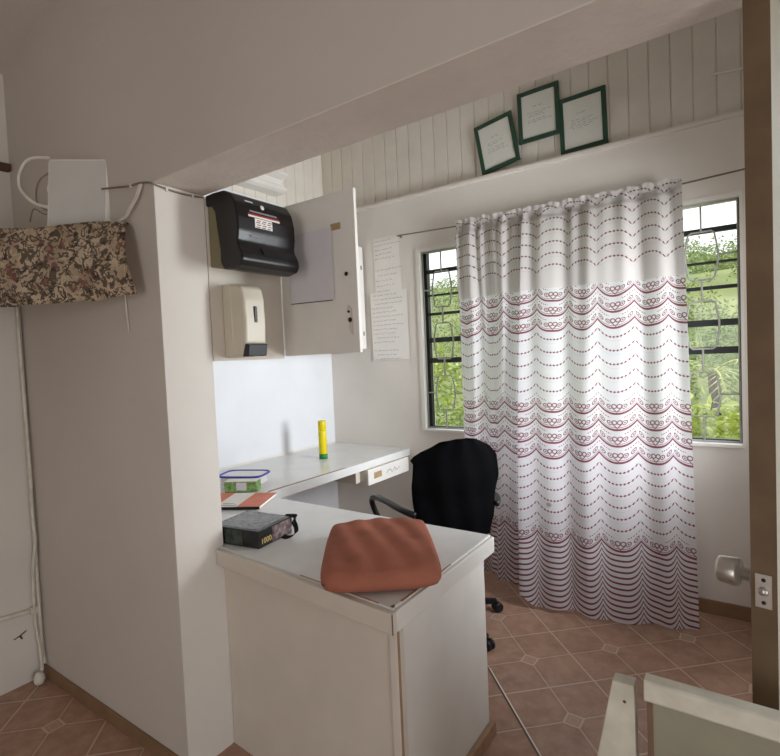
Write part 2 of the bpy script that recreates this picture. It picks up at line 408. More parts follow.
# partition with the header over the opening
mb = MB()
mb.box((LX, PY0, 0), (PX, PY1, 3.5), M['wall_shaded'])
mb.box((PX, PY0, SOF), (1.8, PY1, 3.5), M['wall_shaded'])
mb.box((.33, PY0, 0), (1.8, PY1, SOF+.05), M['wall_shaded'])
struct(mb.build('wall_partition'))
struct(MB().box((PX+.0005, PY0, SOF-.004), (1.7, PY1, SOF-.0001), M['soffit']).build('trim_2', None))
struct(MB().box((PX-.0005, PY0+.0005, .002), (PX+.002, PY1-.0005, SOF-.006), M['wall'], 0).build('pillar_end_lit'))  # lighter sheet on the pillar end, light from the right in its colour
# right wall of the room, with the doorway and a window beyond the door
mb = MB()
mb.box((.19, 1.92, 0), (.34, 2.2, 2.8), M['wall']); mb.box((.19, 2.2, 0), (.34, 3.2, .9), M['wall'])
mb.box((.19, 2.2, 2.1), (.34, 3.2, 2.8), M['wall']); mb.box((.19, 3.05, 0), (.34, 3.2, 2.8), M['wall']); mb.box((.19, 1.2, 2.1), (.34, 2.3, 2.8), M['wall'])
mb.box((.19, 1.2, 2.7), (.34, 3.3, 3.6), M['wall'])
struct(mb.build('wall_right'))
struct(MB().box((-2.95, PY1, 3.4), (.7, 3.36, 3.5), M['wall']).build('ceiling'))
# near room: ceiling rising from the left wall, far walls behind the viewer
mb = MB(); mb.prism([(LX-.1, 2.79), (LX-.1, 2.9), (-.6, 3.46), (1.8, 3.46), (1.8, 3.36), (-.55, 3.36)], 'y', -2.2, PY0+.002, M['wall_shaded'])
struct(mb.build('ceiling_near'))
mb = MB(); mb.box((LX, -2.3, 0), (-.9, -2.2, 3.6), M['wall_shaded']); mb.box((.3, -2.3, 0), (1.8, -2.2, 3.6), M['wall_shaded']); mb.box((-.95, -2.3, 2.1), (.35, -2.2, 3.6), M['wall_shaded'])
struct(mb.build('wall_rear'))
mb = MB(); mb.box((1.7, -2.2, 0), (1.8, -.6, 3.6), M['wall_shaded']); mb.box((1.7, .6, 0), (1.8, PY0, 3.6), M['wall_shaded']); mb.box((1.7, -.6, 2.1), (1.8, .6, 3.6), M['wall_shaded']); struct(mb.build('wall_near_right'))
# skirtings
struct(MB().box((-1.3, BY-.012, 0), (.19, BY+.001, .075), M['skirt'], .003).build('baseboard_back'))
struct(MB().box((LX, PY0-.012, 0), (PX+.0, PY0+.001, .055), M['skirt'], .003).build('baseboard_partition'))

# window_1: white surround, dark sashes, louvre rails, panes
win = bpy.data.objects.new('window_1', None); COL.objects.link(win); win.location = ((WX0+WX1)/2, BY, WZ0); struct(win)
def rel(o, root):                       # child built in world coordinates
    o.parent = root; o.matrix_parent_inverse = Matrix.Translation(-Vector(root.location)) if root.rotation_euler.z == 0 else (Matrix.Translation(root.location) @ Matrix.Rotation(root.rotation_euler.z, 4, 'Z')).inverted()
    return o
mb = MB(); FY0, FY1 = BY-.012, BY+.1
mb.box((WX0, FY0, WZ0), (WX0+.026, FY1, WZ1), M['white']); mb.box((WX1-.014, FY0, WZ0), (WX1, FY1, WZ1), M['white'])
mb.box((WX0+.026, FY0+.001, WZ1-.022), (WX1-.014, FY1, WZ1), M['white']); mb.box((WX0+.026, FY0-.012, WZ0), (WX1-.014, FY1, WZ0+.018), M['white'], .003)
rel(mb.build('window_frame'), win)
mb = MB()
for a, b in ((WX0+.026, -1.30), (-1.30, -.65), (-.65, WX1-.014)):
    mb.box((a, 3.225, WZ0+.018), (a+.026, 3.262, WZ1-.022), M['darkframe']); mb.box((b-.008, 3.225, WZ0+.018), (b, 3.262, WZ1-.022), M['darkframe'])
    for z, h in ((2.045, .026), (1.875, .012), (1.742, .018), (1.556, .034), (1.41, .036), (.931, .012)):
        mb.box((a, 3.23, z-h/2), (b, 3.258, z+h/2), M['darkframe'])
rel(mb.build('sash'), win)
mb = MB()
mb.box((WX0+.03, 3.243, WZ0+.018), (WX1-.015, 3.247, WZ1-.022), M['glass'])
rel(mb.build('pane'), win)
# burglar grille: chains of six-sided links
gr = thing('window_grille', 'white metal burglar grille of six-sided links across the window', 'grille', (-.96, 3.205, .92))
mb = MB(); GY = 3.205; r = .0055
mb.tube([(WX0+.03, GY, WZ0+.024), (WX1-.018, GY, WZ0+.024)], r, M['grille'], 6); mb.tube([(WX0+.03, GY, WZ1-.028), (WX1-.018, GY, WZ1-.028)], r, M['grille'], 6)
mb.tube([(WX1-.022, GY, WZ0+.024), (WX1-.022, GY, WZ1-.028)], r, M['grille'], 6); mb.tube([(WX0+.032, GY, WZ0+.024), (WX0+.032, GY, WZ1-.028)], r, M['grille'], 6)
rel(mb.build('border_bar'), gr)
cols = [-1.755, -1.43, -1.11, -.80, -.50, -.195]; links = ((2.035, 1.785), (1.672, 1.42), (1.30, 1.06))
for cx in cols:
    for t, b in links:
        hw = .075; c = .05
        pts = [(cx-hw*.62, t), (cx+hw*.62, t), (cx+hw*.8, t-.012), (cx+hw, (t+b)/2+.02), (cx+hw, (t+b)/2-.02), (cx+hw*.8, b+.012), (cx+hw*.62, b), (cx-hw*.62, b), (cx-hw*.8, b+.012), (cx-hw, (t+b)/2-.02), (cx-hw, (t+b)/2+.02), (cx-hw*.8, t-.012)]
        rel(MB().tube([(p[0], GY, p[1]) for p in pts], r, M['grille'], 6, True).build('link'), gr)
def gbar(p, q): rel(MB().tube([p, q], r, M['grille'], 6).build('connecting_bar'), gr)
for cx in cols:
    for a, b in ((WZ1-.028, 2.035), (1.785, 1.672), (1.42, 1.30), (1.06, WZ0+.024)): gbar((cx, GY, a), (cx, GY, b))
xs = [WX0+.032]+cols+[WX1-.022]
for z in (1.91, 1.18):
    for i in range(len(xs)-1):
        gbar((xs[i]+(.075 if i else 0), GY, z), (xs[i+1]-(.075 if i < len(xs)-2 else 0), GY, z))

# ------------------------------------------------------------------ curtains
ROD = lambda x: 2.285-.012*(x+1.0)
rod = MB(); rod.tube([(-2.06, 3.168, 2.318), (-2.055, 3.12, 2.314), (-2.03, 3.105, 2.31), (-1.5, 3.105, ROD(-1.5)), (-.3, 3.105, ROD(-.3)), (.0, 3.105, 2.29), (.03, 3.14, 2.292), (.03, 3.182, 2.292)], .0045, M['rod'], 8)
rod.lathe([(.009, 0), (.009, .006), (.005, .01), (.005, .02)], M['rod'], 12, Matrix.Translation((-2.06, 3.18, 2.318)) @ Matrix.Rotation(pi/2, 4, 'X'))
tag(rod.build('curtain_rod'), 'thin metal curtain rod along the top of the window', 'curtain rod')
def curtain(name, label, xt, xb, yb_s, yb_y, per, u0, folds, seed, sflare=0, hem=0, corner=0):
    root = thing(name, label, 'curtain', ((xt[0]+xt[1])/2, 3.105, 2.28))
    rnd = random.Random(seed); ph = [rnd.uniform(0, 6.28) for _ in range(6)]
    def pos(s, z, off=0):
        t = max(0, min(1.05, (2.285-z)/2.25))
        x0 = xt[0]+(xb[0]-xt[0])*t+sflare*sin(pi*min(t, 1)); x1 = xt[1]+(xb[1]-xt[1])*t
        yb = interp(s, yb_s, yb_y); y = 3.105+(yb-3.105)*t**1.35
        amp = .012+.016*t
        f = 0
        for k, (fr, a) in enumerate(folds): f += a*sin(2*pi*fr*s+ph[k]+.5*sin(2.2*t+k))
        g = .010*sin(2*pi*folds[0][0]*2.7*s+ph[3])*(1-t)**2 + .006*sin(2*pi*9*s+ph[4])*(1-t)**3
        y += f*amp*1.0+g - (.018 if t > .02 else 0)
        x = x0+(x1-x0)*s+.006*sin(2*pi*folds[0][0]*s+ph[1])
        return Vector((x, min(y+off, 3.145), z))
    zb = lambda s: .022+.008*sin(9*s+ph[2])+hem+corner*smoothstep(.10, 0, s)
    def body(s, v): return pos(s, zb(s)+(2.300-zb(s)+.004*sin(40*s))*v)
    N = 150; Mv = 120
    b = MB().grid(body, N, Mv, M['curtain'], lambda s, v: (u0+per*s, zb(s)+(2.300-zb(s))*v)).build('drape'); rel(b, root)
    zf = lambda s: 1.808-.004*sin(5*s+ph[0])
    def flap(s, v): return pos(s, zf(s)+(2.292-zf(s))*v, -.010-.006*sin(pi*v)-.004*sin(15*s))
    rel(MB().grid(flap, N, 40, M['curtain_flap'], lambda s, v: (u0+per*s, zf(s)+(2.292-zf(s))*v)).build('folded_top'), root)
    def ruff(s, v):
        p = pos(s, 2.285+.05*v-.01, 0); p.y = 3.092-.014*v+.006*v*sin(2*pi*per*2.0*s+ph[1])+.004*v*sin(2*pi*per*4.3*s); p.z += (.005*sin(2*pi*per*1.6*s+ph[2])-.010)*v+ROD(p.x)-2.285; return p
    rel(MB().grid(ruff, N, 8, M['curtain_flap'], lambda s, v: (u0+.3+per*s, 2.262+.05*v)).build('heading_ruffle'), root)
    return root
curtain('curtain', 'narrow left curtain panel behind the chair, white with burgundy swags', (-1.565, -1.092), (-1.53, -1.078), (0, .3, .8, 1), (3.01, 2.985, 2.88, 2.86), 2.75, .12, ((2.2, 1.0), (5.0, .5)), 3, 0, .045)
curtain('curtain', 'wide right curtain panel reaching the floor, white with burgundy swags', (-1.10, -.262), (-1.068, -.207), (0, .25, .55, .72, 1), (2.782, 2.772, 2.83, 2.86, 2.925), 5.05, 10.45, ((2.1, .8), (4.7, .55)), 5, -.035, 0, .06)

# ------------------------------------------------------------------ desk, worktop, chair
DZ = .768
desk = thing('desk', 'white painted built-in desk with chipped corner, red cushion on top', 'desk', (-1.3, 1.45, 0))
top = MB()
top.prism([(PX+.003, 1.182), (-.799, 1.112), (-.799, 1.765), (LX+.003, 1.765), (LX+.003, 1.204), (PX+.003, 1.204)], 'z', DZ-.05, DZ, M['laminate'], .004)
rel(top.build('desk_top'), desk)
e = MB()
e.prism([(PX+.004, 1.162), (-.7845, 1.0895), (-.7845, 1.112), (PX+.004, 1.180)], 'z', DZ-.062, DZ-.004, M['cream'], .003); e.box((-.7985, 1.113, DZ-.062), (-.7845, 1.763, DZ-.004), M['white'], .003)
rel(e.build('edge_band'), desk)
rel(MB().prism([(PX+.004, 1.197), (-.835, 1.152), (-.835, 1.18), (PX+.004, 1.22)], 'z', 0, DZ-.05, M['cream'], .002).build('front_panel'), desk)
rel(MB().box((-.86, 1.185, .0), (-.822, 1.745, DZ-.05), M['white'], .002).build('end_panel'), desk)
ct = MB(); ct.box((-.842, 1.146, .0), (-.812, 1.182, DZ-.064), M['cream'], .004); ct.box((-.8125, 1.1475, .05), (-.8112, 1.158, DZ-.08), M['edgewood'], 0)
rel(ct.build('corner_trim'), desk)
rel(MB().box((-.82, 1.2, 0), (-.80, 1.757, .055), M['edgewood'], .003).build('skirting'), desk)
ch = MB()
ch.box((-.7865, 1.0885, DZ-.06), (-.7838, 1.0912, DZ-.0045), M['darkchip_gap'])
ch.prism([(-.85, 1.118), (-1.18, 1.1455), (-1.18, 1.149), (-.85, 1.122)], 'z', DZ-.002, DZ+.0008, M['edgewood'])
ch.prism([(-.7995, 1.16), (-.7995, 1.45), (-.803, 1.45), (-.806, 1.16)], 'z', DZ-.002, DZ+.0008, M['edgewood'])
ch.prism([(-.80, 1.116), (-.812, 1.12), (-.808, 1.135), (-.80, 1.127)], 'z', DZ-.002, DZ+.001, M['darkchip_gap'])
rel(ch.build('worn_edge'), desk)
SX = -2.055
shf = thing('worktop', 'long white worktop along the left wall with worn front edge', 'worktop', (-2.4, 2.45, 0))
rel(MB().box((LX+.002, 1.768, DZ-.036), (SX, BY-.004, DZ+.002), M['laminate'], .003).build('board'), shf)
b = MB(); b.box((SX-.03, 1.769, DZ-.05), (SX-.005, BY-.004, DZ-.036), M['white'], .002)
b.box((LX+.003, 1.8, DZ-.1), (LX+.025, BY-.005, DZ-.036), M['white'])
rel(b.build('support_rail'), shf)
rel(MB().prism([(SX-.012, 1.80), (SX-.006, 2.46), (SX-.022, 2.42), (SX-.034, 1.84)], 'z', DZ, DZ+.0026, M['edgewood']).build('worn_strip'), shf)
rel(MB().prism([(LX+.002, DZ), (LX+.014, DZ+.003), (LX+.002, DZ+.016)], 'y', 1.77, BY-.01, M['white']).build('wall_bead'), shf)
dr = thing('drawer_unit', 'small white drawer hung under the worktop end, by the window wall', 'drawer', (-2.2, 2.8, .63))
rel(MB().box((-2.42, 2.56, .64), (-2.0820, 3.1, .7315), M['cream'], .003).build('case'), dr)
rel(MB().box((-2.0810, 2.60, .65), (-2.0300, 2.62, .712), M['cream']).build('drawer_side'), dr)
rel(MB().box((-2.0810, 3.04, .65), (-2.0300, 3.06, .712), M['cream']).build('drawer_side'), dr)
f = rel(MB().box((-2.0300, 2.60, .626), (-2.0110, 3.08, .727), M['white'], .004).build('drawer_front'), dr)
s = MB(); s.box((-2.0112, 2.66, .66), (-2.0098, 2.745, .70), M['tape'])
s.tube(spline([(-2.0100, 2.80, .668), (-2.0100, 2.84, .69), (-2.0100, 2.87, .664), (-2.0100, 2.90, .692), (-2.0100, 2.915, .668), (-2.0100, 2.96, .684)], 6), .0018, M['inkpale'], 5)
s = s.build('sticker'); s.parent = f

# office chair
HD = Vector((-.80, .60, 0)).normalized(); LT = Vector((-.6, -.8, 0))
ang = math.atan2(HD.y, HD.x)-pi/2                           # local +y is the facing direction
ch = thing('office_chair', 'black office chair with cloth-covered back behind the desk', 'chair', (-1.372, 2.37, 0), ang)
def part(mb, name, parent=ch): o = mb.build(name, parent); return o
m_ = MB(); m_.lathe([(.0, .40), (.2, .405), (.225, .43), (.225, .46), (.2, .485), (0, .49)], M['blackcloth'], 32, Matrix.Diagonal((1.06, 1.0, 1, 1)))
part(m_, 'seat')
def backf(u, v):
    a = (u-.5)*2; z = .50+.52*v
    w = interp(v, (0, .25, .62, .84, .93, 1), (.175, .198, .224, .21, .16, .085))
    return Vector((a*w, -.235-.05*v-.02*v*v+.05*a*a+.004*sin(11*a+5*v)+.006*sin(17*v), z+.018*(1-a*a)*smoothstep(.8, 1, v)))
part(MB().grid(lambda u, v: backf(u, v*.97)+Vector((0, .02, 0)), 18, 18, M['black'], thick=.02), 'backrest')
def cov(u, v):
    p = backf(u, .06+.94*v); a = (u-.5)*2
    q = p+Vector((a*.014, -.014-.006*sin(8*u+6*v)*(1-v), .012*v))
    if u < .2: q.x -= .03*smoothstep(.80, .86, v)*(1-smoothstep(.88, .97, v))*(1-u/.2)
    return q
part(MB().grid(cov, 30, 26, M['blackcloth'], thick=-.012), 'back_cover')
part(MB().box((-.17, -.27, .45), (.17, -.225, .53), M['black'], .015), 'back_bracket')
for sx in (-1, 1):
    part(MB().tube(spline([(sx*.22, -.235, .685), (sx*.265, -.16, .70), (sx*.29, .04, .70), (sx*.295, .21, .675), (sx*.285, .28, .62), (sx*.25, .24, .52), (sx*.19, .08, .43)], 8), [.016]*49, M['black'], 10), 'armrest')
part(MB().lathe([(.028, .09), (.028, .26), (.02, .26), (.02, .40)], M['black'], 20), 'column')
bs = MB()
for k in range(5):
    a = 2*pi*k/5-.337-ang; bs.tube([(0, 0, .10), (.14*cos(a), .14*sin(a), .09), (.325*cos(a), .325*sin(a), .062)], [.03, .024, .016], M['black'], 8)
part(bs, 'base')
for k in range(5):
    a = 2*pi*k/5-.337-ang
    part(MB().lathe([(.012, -.022), (.027, -.02), (.027, -.004), (.02, -.003), (.02, .003), (.027, .004), (.027, .02), (.012, .022)], M['black'], 18, Matrix.Translation((.335*cos(a), .335*sin(a), .027)) @ Matrix.Rotation(a, 4, 'Z') @ Matrix.Rotation(pi/2, 4, 'X')), 'caster')

# cushion
A_, B_ = Vector((-1.03, 1.085)), Vector((-1.345, 1.50))
ax = (B_-A_).normalized(); cang = math.atan2(ax.y, ax.x)
cu = thing('cushion', 'terracotta red seat cushion lying on the desk corner', 'cushion', (-1.02, 1.362, DZ), cang)
HL, HW = .262, .186
def pil(sgn):
    def fn(u, v):
        a = (u-.5)*2; b = (v-.5)*2
        e = max(0, (1-abs(a)**4.5))**.5*max(0, (1-abs(b)**4.5))**.5
        px = a*HL*(1-.075*b**4); py = b*HW*(1-.075*a**4)
        wr = .004*sin(9*a+4*b)*e+.004*sin(13*b-5*a)*e
        z = .036+(.043*e**.55+wr if sgn > 0 else -.035*e**.45)
        return Vector((px, py, z))
    return fn
m_ = MB(); m_.grid(pil(1), 36, 30, M['cushion']); m_.grid(pil(-1), 36, 30, M['cushion'])
bmesh.ops.remove_doubles(m_.bm, verts=m_.bm.verts, dist=.0004); bmesh.ops.recalc_face_normals(m_.bm, faces=m_.bm.faces)
part(m_, 'pad', cu)


# things on the desk
pz = thing('puzzle_box', 'black jigsaw puzzle box with pictures on the desk by the pillar', 'box', (-1.475, 1.235, DZ), radians(8)); pz.scale = (1.05, 1.05, 1.05)
part(MB().box((-.215, 0, .0), (0, .185, .06), M['boxblack'], .002), 'box', pz)
part(MB().box((-.217, -.002, .022), (.002, .187, .0625), M['boxblack'], .002).box((-.205, .012, .0622), (-.012, .176, .0632), M['boxtop']), 'lid', pz)
part(MB().box((-.155, -.0035, .006), (-.07, -.002, .056), M['boxphoto']), 'picture', pz)
part(MB().box((-.213, -.0035, .006), (-.175, -.002, .03), M['boxphoto2']), 'picture', pz)
part(MB().box((.002, .07, .006), (.0035, .182, .058), M['boxphoto2']), 'picture', pz)
text_mesh('1000', .028, M['gold'], 'lettering', pz, Matrix.Translation((.0035, .0365, .022)) @ Matrix.Rotation(pi/2, 4, 'Z') @ Matrix.Rotation(pi/2, 4, 'X'))
text_mesh('1000', .022, M['gold'], 'lettering', pz, Matrix.Translation((-.190, -.0036, .038)) @ Matrix.Rotation(pi/2, 4, 'X'))
m_ = MB()
sp_ = spline([(-.03, .182, .062), (.018, .186, .064), (.012, .184, .045), (.028, .175, .026), (.045, .15, .012), (.028, .125, .004), (.0, .128, .006)], 6)
m_.grid(lambda u, v: sp_[min(len(sp_)-1, int(round(u*(len(sp_)-1))))]+Vector((.004*(v-.5), .02*(v-.5), .008*(v-.5))), len(sp_)-1, 2, M['black'], thick=.002)
part(m_, 'strap', pz)
mg = thing('magazine', 'orange and white booklet behind the black puzzle box', 'magazine', (-2.02, 1.50, DZ+.003), radians(28))
part(MB().box((-.16, .0, .0), (.17, .24, .010), M['paper'], .001), 'pages', mg)
part(MB().box((-.163, -.003, .0098), (.173, .243, .0118), M['paper']).box((.06, -.002, .0116), (.172, .2425, .0124), M['orange']).box((-.16, -.002, .0116), (-.05, .2425, .0124), M['orange']).box((-.045, .02, .0116), (.05, .03, .0122), M['inkpale']).box((-.03, .05, .0116), (.03, .056, .0122), M['inkpale']), 'cover', mg)
part(MB().box((-.165, -.008, -.0), (.174, -.002, .0125), M['black'], .002), 'binding', mg)
tb = thing('tea_box', 'small green patterned carton on the worktop beside the pillar', 'box', (-2.175, 1.76, DZ+.003), radians(30))
part(MB().box((-.12, -.0, .0), (.055, .07, .056), M['teabox'], .002).box((-.119, .001, .0558), (.054, .069, .0572), M['paper']), 'carton', tb)
part(MB().box((-.055, -.0012, .01), (.0, .0, .05), M['paper_lilac']), 'label', tb)
ld = thing('container_lid', 'clear plastic lid with blue rim behind the green carton', 'lid', (-2.36, 1.90, DZ+.0035), radians(24))
rp = []
for k in range(40):
    t = 2*pi*k/40; c_, s_ = cos(t), sin(t); rp.append((.13*abs(c_)**.4*(1 if c_ > 0 else -1), .085*abs(s_)**.4*(1 if s_ > 0 else -1), .05))
part(MB().tube(rp, .006, M['blue'], 8, True), 'rim', ld)
m_ = MB(); m_.prism([(p[0]*.92, p[1]*.92) for p in rp], 'z', .0, .05, M['greyplastic'])
part(m_, 'tub', ld)
cn = thing('spray_can', 'tall yellow can with green base standing on the worktop', 'can', (-2.41, 2.62, DZ+.002))
part(MB().lathe([(.024, 0), (.028, .003), (.028, .185), (.026, .195)], M['yellow'], 28), 'body', cn)
part(MB().lathe([(.0288, .0), (.0288, .035)], M['green'], 28), 'base_band', cn)
part(MB().lathe([(.026, .195), (.0285, .197), (.028, .255), (.025, .262), (0, .263)], M['yellow'], 28), 'cap', cn)

# ------------------------------------------------------------------ cabinets and dispensers
wc = thing('wall_cabinet', 'white wall cabinet behind the pillar, its door swung open', 'cabinet', (-2.2, 1.37, 1.465))
CX0, CX1, CZ0, CZ1 = -2.778, -1.6325, 1.466, 2.062
def relw(mb, name, root): return rel(mb.build(name), root)
m_ = MB(); m_.box((CX0, 1.203, CZ0), (CX1-.018, 1.562, CZ0+.018), M['cream']); m_.box((CX0, 1.203, CZ1-.018), (CX1-.018, 1.562, CZ1), M['cream']); m_.box((CX0, 1.203, CZ0), (CX1-.018, 1.215, CZ1), M['cream'])
relw(m_, 'case', wc)
relw(MB().box((CX1-.018, 1.203, CZ0-.004), (CX1, 1.562, CZ1), M['cream'], .001), 'side_panel', wc)
m_ = MB(); m_.box((-1.632, 1.565, 1.472), (-1.222, 1.582, 2.100), M['white'], .003)
d = relw(m_, 'door', wc)
def sub(mb, name, par, root): o = mb.build(name); o.parent = par; return o
sub(MB().lathe([(.008, 0), (.008, .003), (.005, .004)], M['black'], 14, Matrix.Translation((-1.272, 1.5635, 1.778)) @ Matrix.Rotation(pi/2, 4, 'X')), 'lock_hole', d, wc)
m_ = MB(); m_.prism([(-1.28, 1.63), (-1.265, 1.648), (-1.262, 1.61), (-1.272, 1.57), (-1.262, 1.545), (-1.252, 1.54), (-1.25, 1.59), (-1.254, 1.645), (-1.272, 1.66)], 'y', 1.5635, 1.5655, M['cream'])
m_.lathe([(.009, 0), (.009, .003)], M['black'], 12, Matrix.Translation((-1.262, 1.5625, 1.60)) @ Matrix.Rotation(pi/2, 4, 'X')); m_.lathe([(.005, 0), (.005, .003)], M['black'], 12, Matrix.Translation((-1.268, 1.5625, 1.632)) @ Matrix.Rotation(pi/2, 4, 'X'))
sub(m_, 'catch_mark', d, wc)
sub(MB().box((-1.34, 1.5616, 1.955), (-1.292, 1.566, 1.98), M['tape'], 0), 'tape', d, wc)
ps = thing('paper_sheet', 'large blank pale sheet taped on the open cabinet door', 'paper', (-1.45, 1.562, 1.69))
relw(MB().grid(lambda u, v: Vector((-1.575+.24*u, 1.5605-.006*sin(3*v+1)*v*(1-u)*u*2-.001, 1.69+.282*v-.004*u)), 10, 10, M['paper_lilac'], smooth=False), 'sheet', ps)
relw(MB().tube([(-1.575, 1.560, 1.688), (-1.345, 1.560, 1.684)], .0018, M['ink'], 6), 'lower_edge', ps)
# far cabinet on the left wall next to the window wall
fc = thing('wall_cabinet', 'white wall cabinet in the far corner beside the handwritten notices', 'cabinet', (-2.6, 2.7, 1.515))
relw(MB().box((LX+.003, 2.30, 1.515), (-2.425, 3.165, 2.30), M['cream'], .002), 'case', fc)
relw(MB().box((-2.424, 2.31, 1.52), (-2.402, 2.735, 2.292), M['white'], .003), 'door', fc)
d2 = relw(MB().box((-2.424, 2.742, 1.52), (-2.402, 3.158, 2.292), M['white'], .003), 'door', fc)
for z in (2.12, 1.62): sub(MB().box((-2.4025, 3.125, z), (-2.400, 3.135, z+.03), M['black']), 'hinge', d2, fc)
rn = random.Random(4)
for z in (2.13, 2.05, 1.98, 1.76, 1.70):
    m_ = MB()
    for k in range(3):
        yy = 3.04+.02*k; m_.box((-2.4022, yy, z+rn.uniform(-.01, .01)), (-2.4012, yy+.014, z+.006+rn.uniform(0, .008)), M['inkpale'])
    sub(m_, 'pencil_writing', d2, fc)
# paper towel dispenser
td = thing('paper_towel_dispenser', 'smoked black paper towel dispenser on the cabinet side', 'dispenser', (-1.62, 1.36, 1.79))
Y0, Y1 = 1.205, 1.485
relw(MB().prism([(-1.632, 1.81), (-1.53, 1.797), (-1.52, 1.83), (-1.52, 1.97), (-1.54, 2.04), (-1.632, 2.045)], 'y', Y0+.008, Y1-.008, M['olive'], .004), 'housing', td)
prof = [(-1.585, 2.072), (-1.53, 2.07), (-1.495, 2.055), (-1.47, 2.02), (-1.458, 1.97), (-1.458, 1.92), (-1.465, 1.885), (-1.46, 1.862), (-1.445, 1.84), (-1.442, 1.815), (-1.455, 1.795), (-1.50, 1.786), (-1.55, 1.792), (-1.565, 1.82), (-1.562, 1.86), (-1.575, 1.94), (-1.582, 2.0), (-1.60, 2.025), (-1.632, 2.03), (-1.632, 2.07)]
relw(MB().prism(prof, 'y', Y0, Y1, M['blackgloss'], .006, seg=3), 'cover', td)
m_ = MB(); m_.prism([(-1.470, 1.868), (-1.455, 1.866), (-1.444, 1.848), (-1.440, 1.835), (-1.452, 1.852)], 'y', Y0+.1, Y1-.01, M['black'])
relw(m_, 'lip', td)
def lab(y0, y1, z0, z1, mat, d=.0):  # on the sloping face of the cover
    def xz(z): return interp(z, (1.92, 1.97, 2.02, 2.055), (-1.4575, -1.4575, -1.4695, -1.4945))+d
    m_.prism([(y0, z0), (y1, z0), (y1, z1), (y0, z1)], 'x', 0, .001, mat)
def labquad(m_, y0, y1, z0, z1, mat, d):
    xz = lambda z: interp(z, (1.92, 1.97, 2.02, 2.055), (-1.4575, -1.4575, -1.4695, -1.4945))+d
    n = 4
    for i in range(n):
        a = z0+(z1-z0)*i/n; b = z0+(z1-z0)*(i+1)/n
        m_.poly([(xz(a), y0, a), (xz(a), y1, a), (xz(b), y1, b), (xz(b), y0, b)], mat)
m_ = MB(); labquad(m_, 1.255, 1.405, 1.988, 2.035, M['black'], .0008); labquad(m_, 1.255, 1.405, 1.981, 1.988, M['red'], .001); labquad(m_, 1.255, 1.405, 1.974, 1.981, M['paper'], .001)
labquad(m_, 1.265, 1.395, 1.993, 1.999, M['inkpale'], .0012); labquad(m_, 1.258, 1.295, 2.03, 2.036, M['paper'], .0014)
relw(m_, 'label', td)['label'] = 'black label with white disc and red stripe'
m_ = MB(); m_.lathe([(.009, 0), (.009, .0008)], M['paper'], 18, Matrix.Translation((-1.468, 1.33, 2.020)) @ Matrix.Rotation(pi/2+radians(-15), 4, 'Y')); relw(m_, 'disc', td)
m_ = MB(); labquad(m_, 1.282, 1.365, 1.938, 1.972, M['paper'], .001)
for i, z in enumerate((1.94, 1.948, 1.956, 1.963)):
    for k in range(3):
        a = 1.288+.026*k+.004*(i % 2); labquad(m_, a, a+.018, z, z+.003, M['red'] if (i+k) % 3 == 0 else M['ink'], .0016)
relw(m_, 'sticker', td)
m_ = MB(); labquad(m_, 1.262, 1.305, 1.903, 1.907, M['inkpale'], .001); relw(m_, 'embossed_mark', td)
# soap dispenser
sd = thing('soap_dispenser', 'beige soap dispenser under the black paper towel dispenser', 'dispenser', (-1.62, 1.3, 1.475))
sY0, sY1 = 1.256, 1.358
relw(MB().box((-1.632, sY0-.002, 1.472), (-1.575, sY1+.002, 1.748), M['beigeplastic'], .008), 'back_plate', sd)
relw(MB().prism([(-1.60, 1.475), (-1.535, 1.475), (-1.525, 1.515), (-1.513, 1.525), (-1.508, 1.60), (-1.512, 1.69), (-1.522, 1.73), (-1.545, 1.744), (-1.60, 1.746)], 'y', sY0, sY1, M['beigeplastic'], .010, seg=3, smooth=False), 'cover', sd)
relw(MB().prism([(-1.54, 1.474), (-1.508, 1.474), (-1.500, 1.518), (-1.522, 1.524)], 'y', sY0+.006, sY1-.006, M['black'], .003), 'push_bar', sd)
relw(MB().box((-1.511, 1.300, 1.60), (-1.5055, 1.314, 1.66), M['black'], .002), 'level_window', sd)
# moulding offcuts lying on the ledge of the left wall
m_ = MB()
m_.prism([(-2.822, 2.65), (-2.72, 2.65), (-2.69, 2.662), (-2.69, 2.685), (-2.74, 2.690), (-2.725, 2.70), (-2.715, 2.712), (-2.735, 2.722), (-2.72, 2.742), (-2.67, 2.765), (-2.67, 2.785), (-2.822, 2.785)], 'y', 1.9, 2.68, M['white'], .002)
tag(m_.build('cornice_moulding'), 'white grooved moulding fixed high on the left wall above the dispensers', 'moulding')

# ------------------------------------------------------------------ papers and picture frames
def scribble(m_, O, ex, ez, w, h, rows, seed, mat, th=.0016, pitch=None, y=-.0012, fill=(.6, 1)):
    rn = random.Random(seed)
    for i in range(rows):
        z = h-(i+.7)*h/rows; x = w*.05; end = w*rn.uniform(*fill)
        if rn.random() < .12: continue
        x += rn.choice((0, 0, .04, .08))*w
        while x < end-.008:
            L = rn.uniform(.012, .03); n = max(3, int(L/.004)); pts = []
            for k in range(n+1): pts.append((x+L*k/n, z+rn.uniform(-1, 1)*min(.0045, h/rows*.28)))
            for (xa, za), (xb, zb_) in zip(pts, pts[1:]):
                A = [O+ex*xa+ez*(za-th/2), O+ex*xb+ez*(zb_-th/2), O+ex*xb+ez*(zb_+th/2), O+ex*xa+ez*(za+th/2)]
                m_.poly([a+Vector((0, y, 0)) for a in A], mat)
            x += L+rn.uniform(.005, .012)
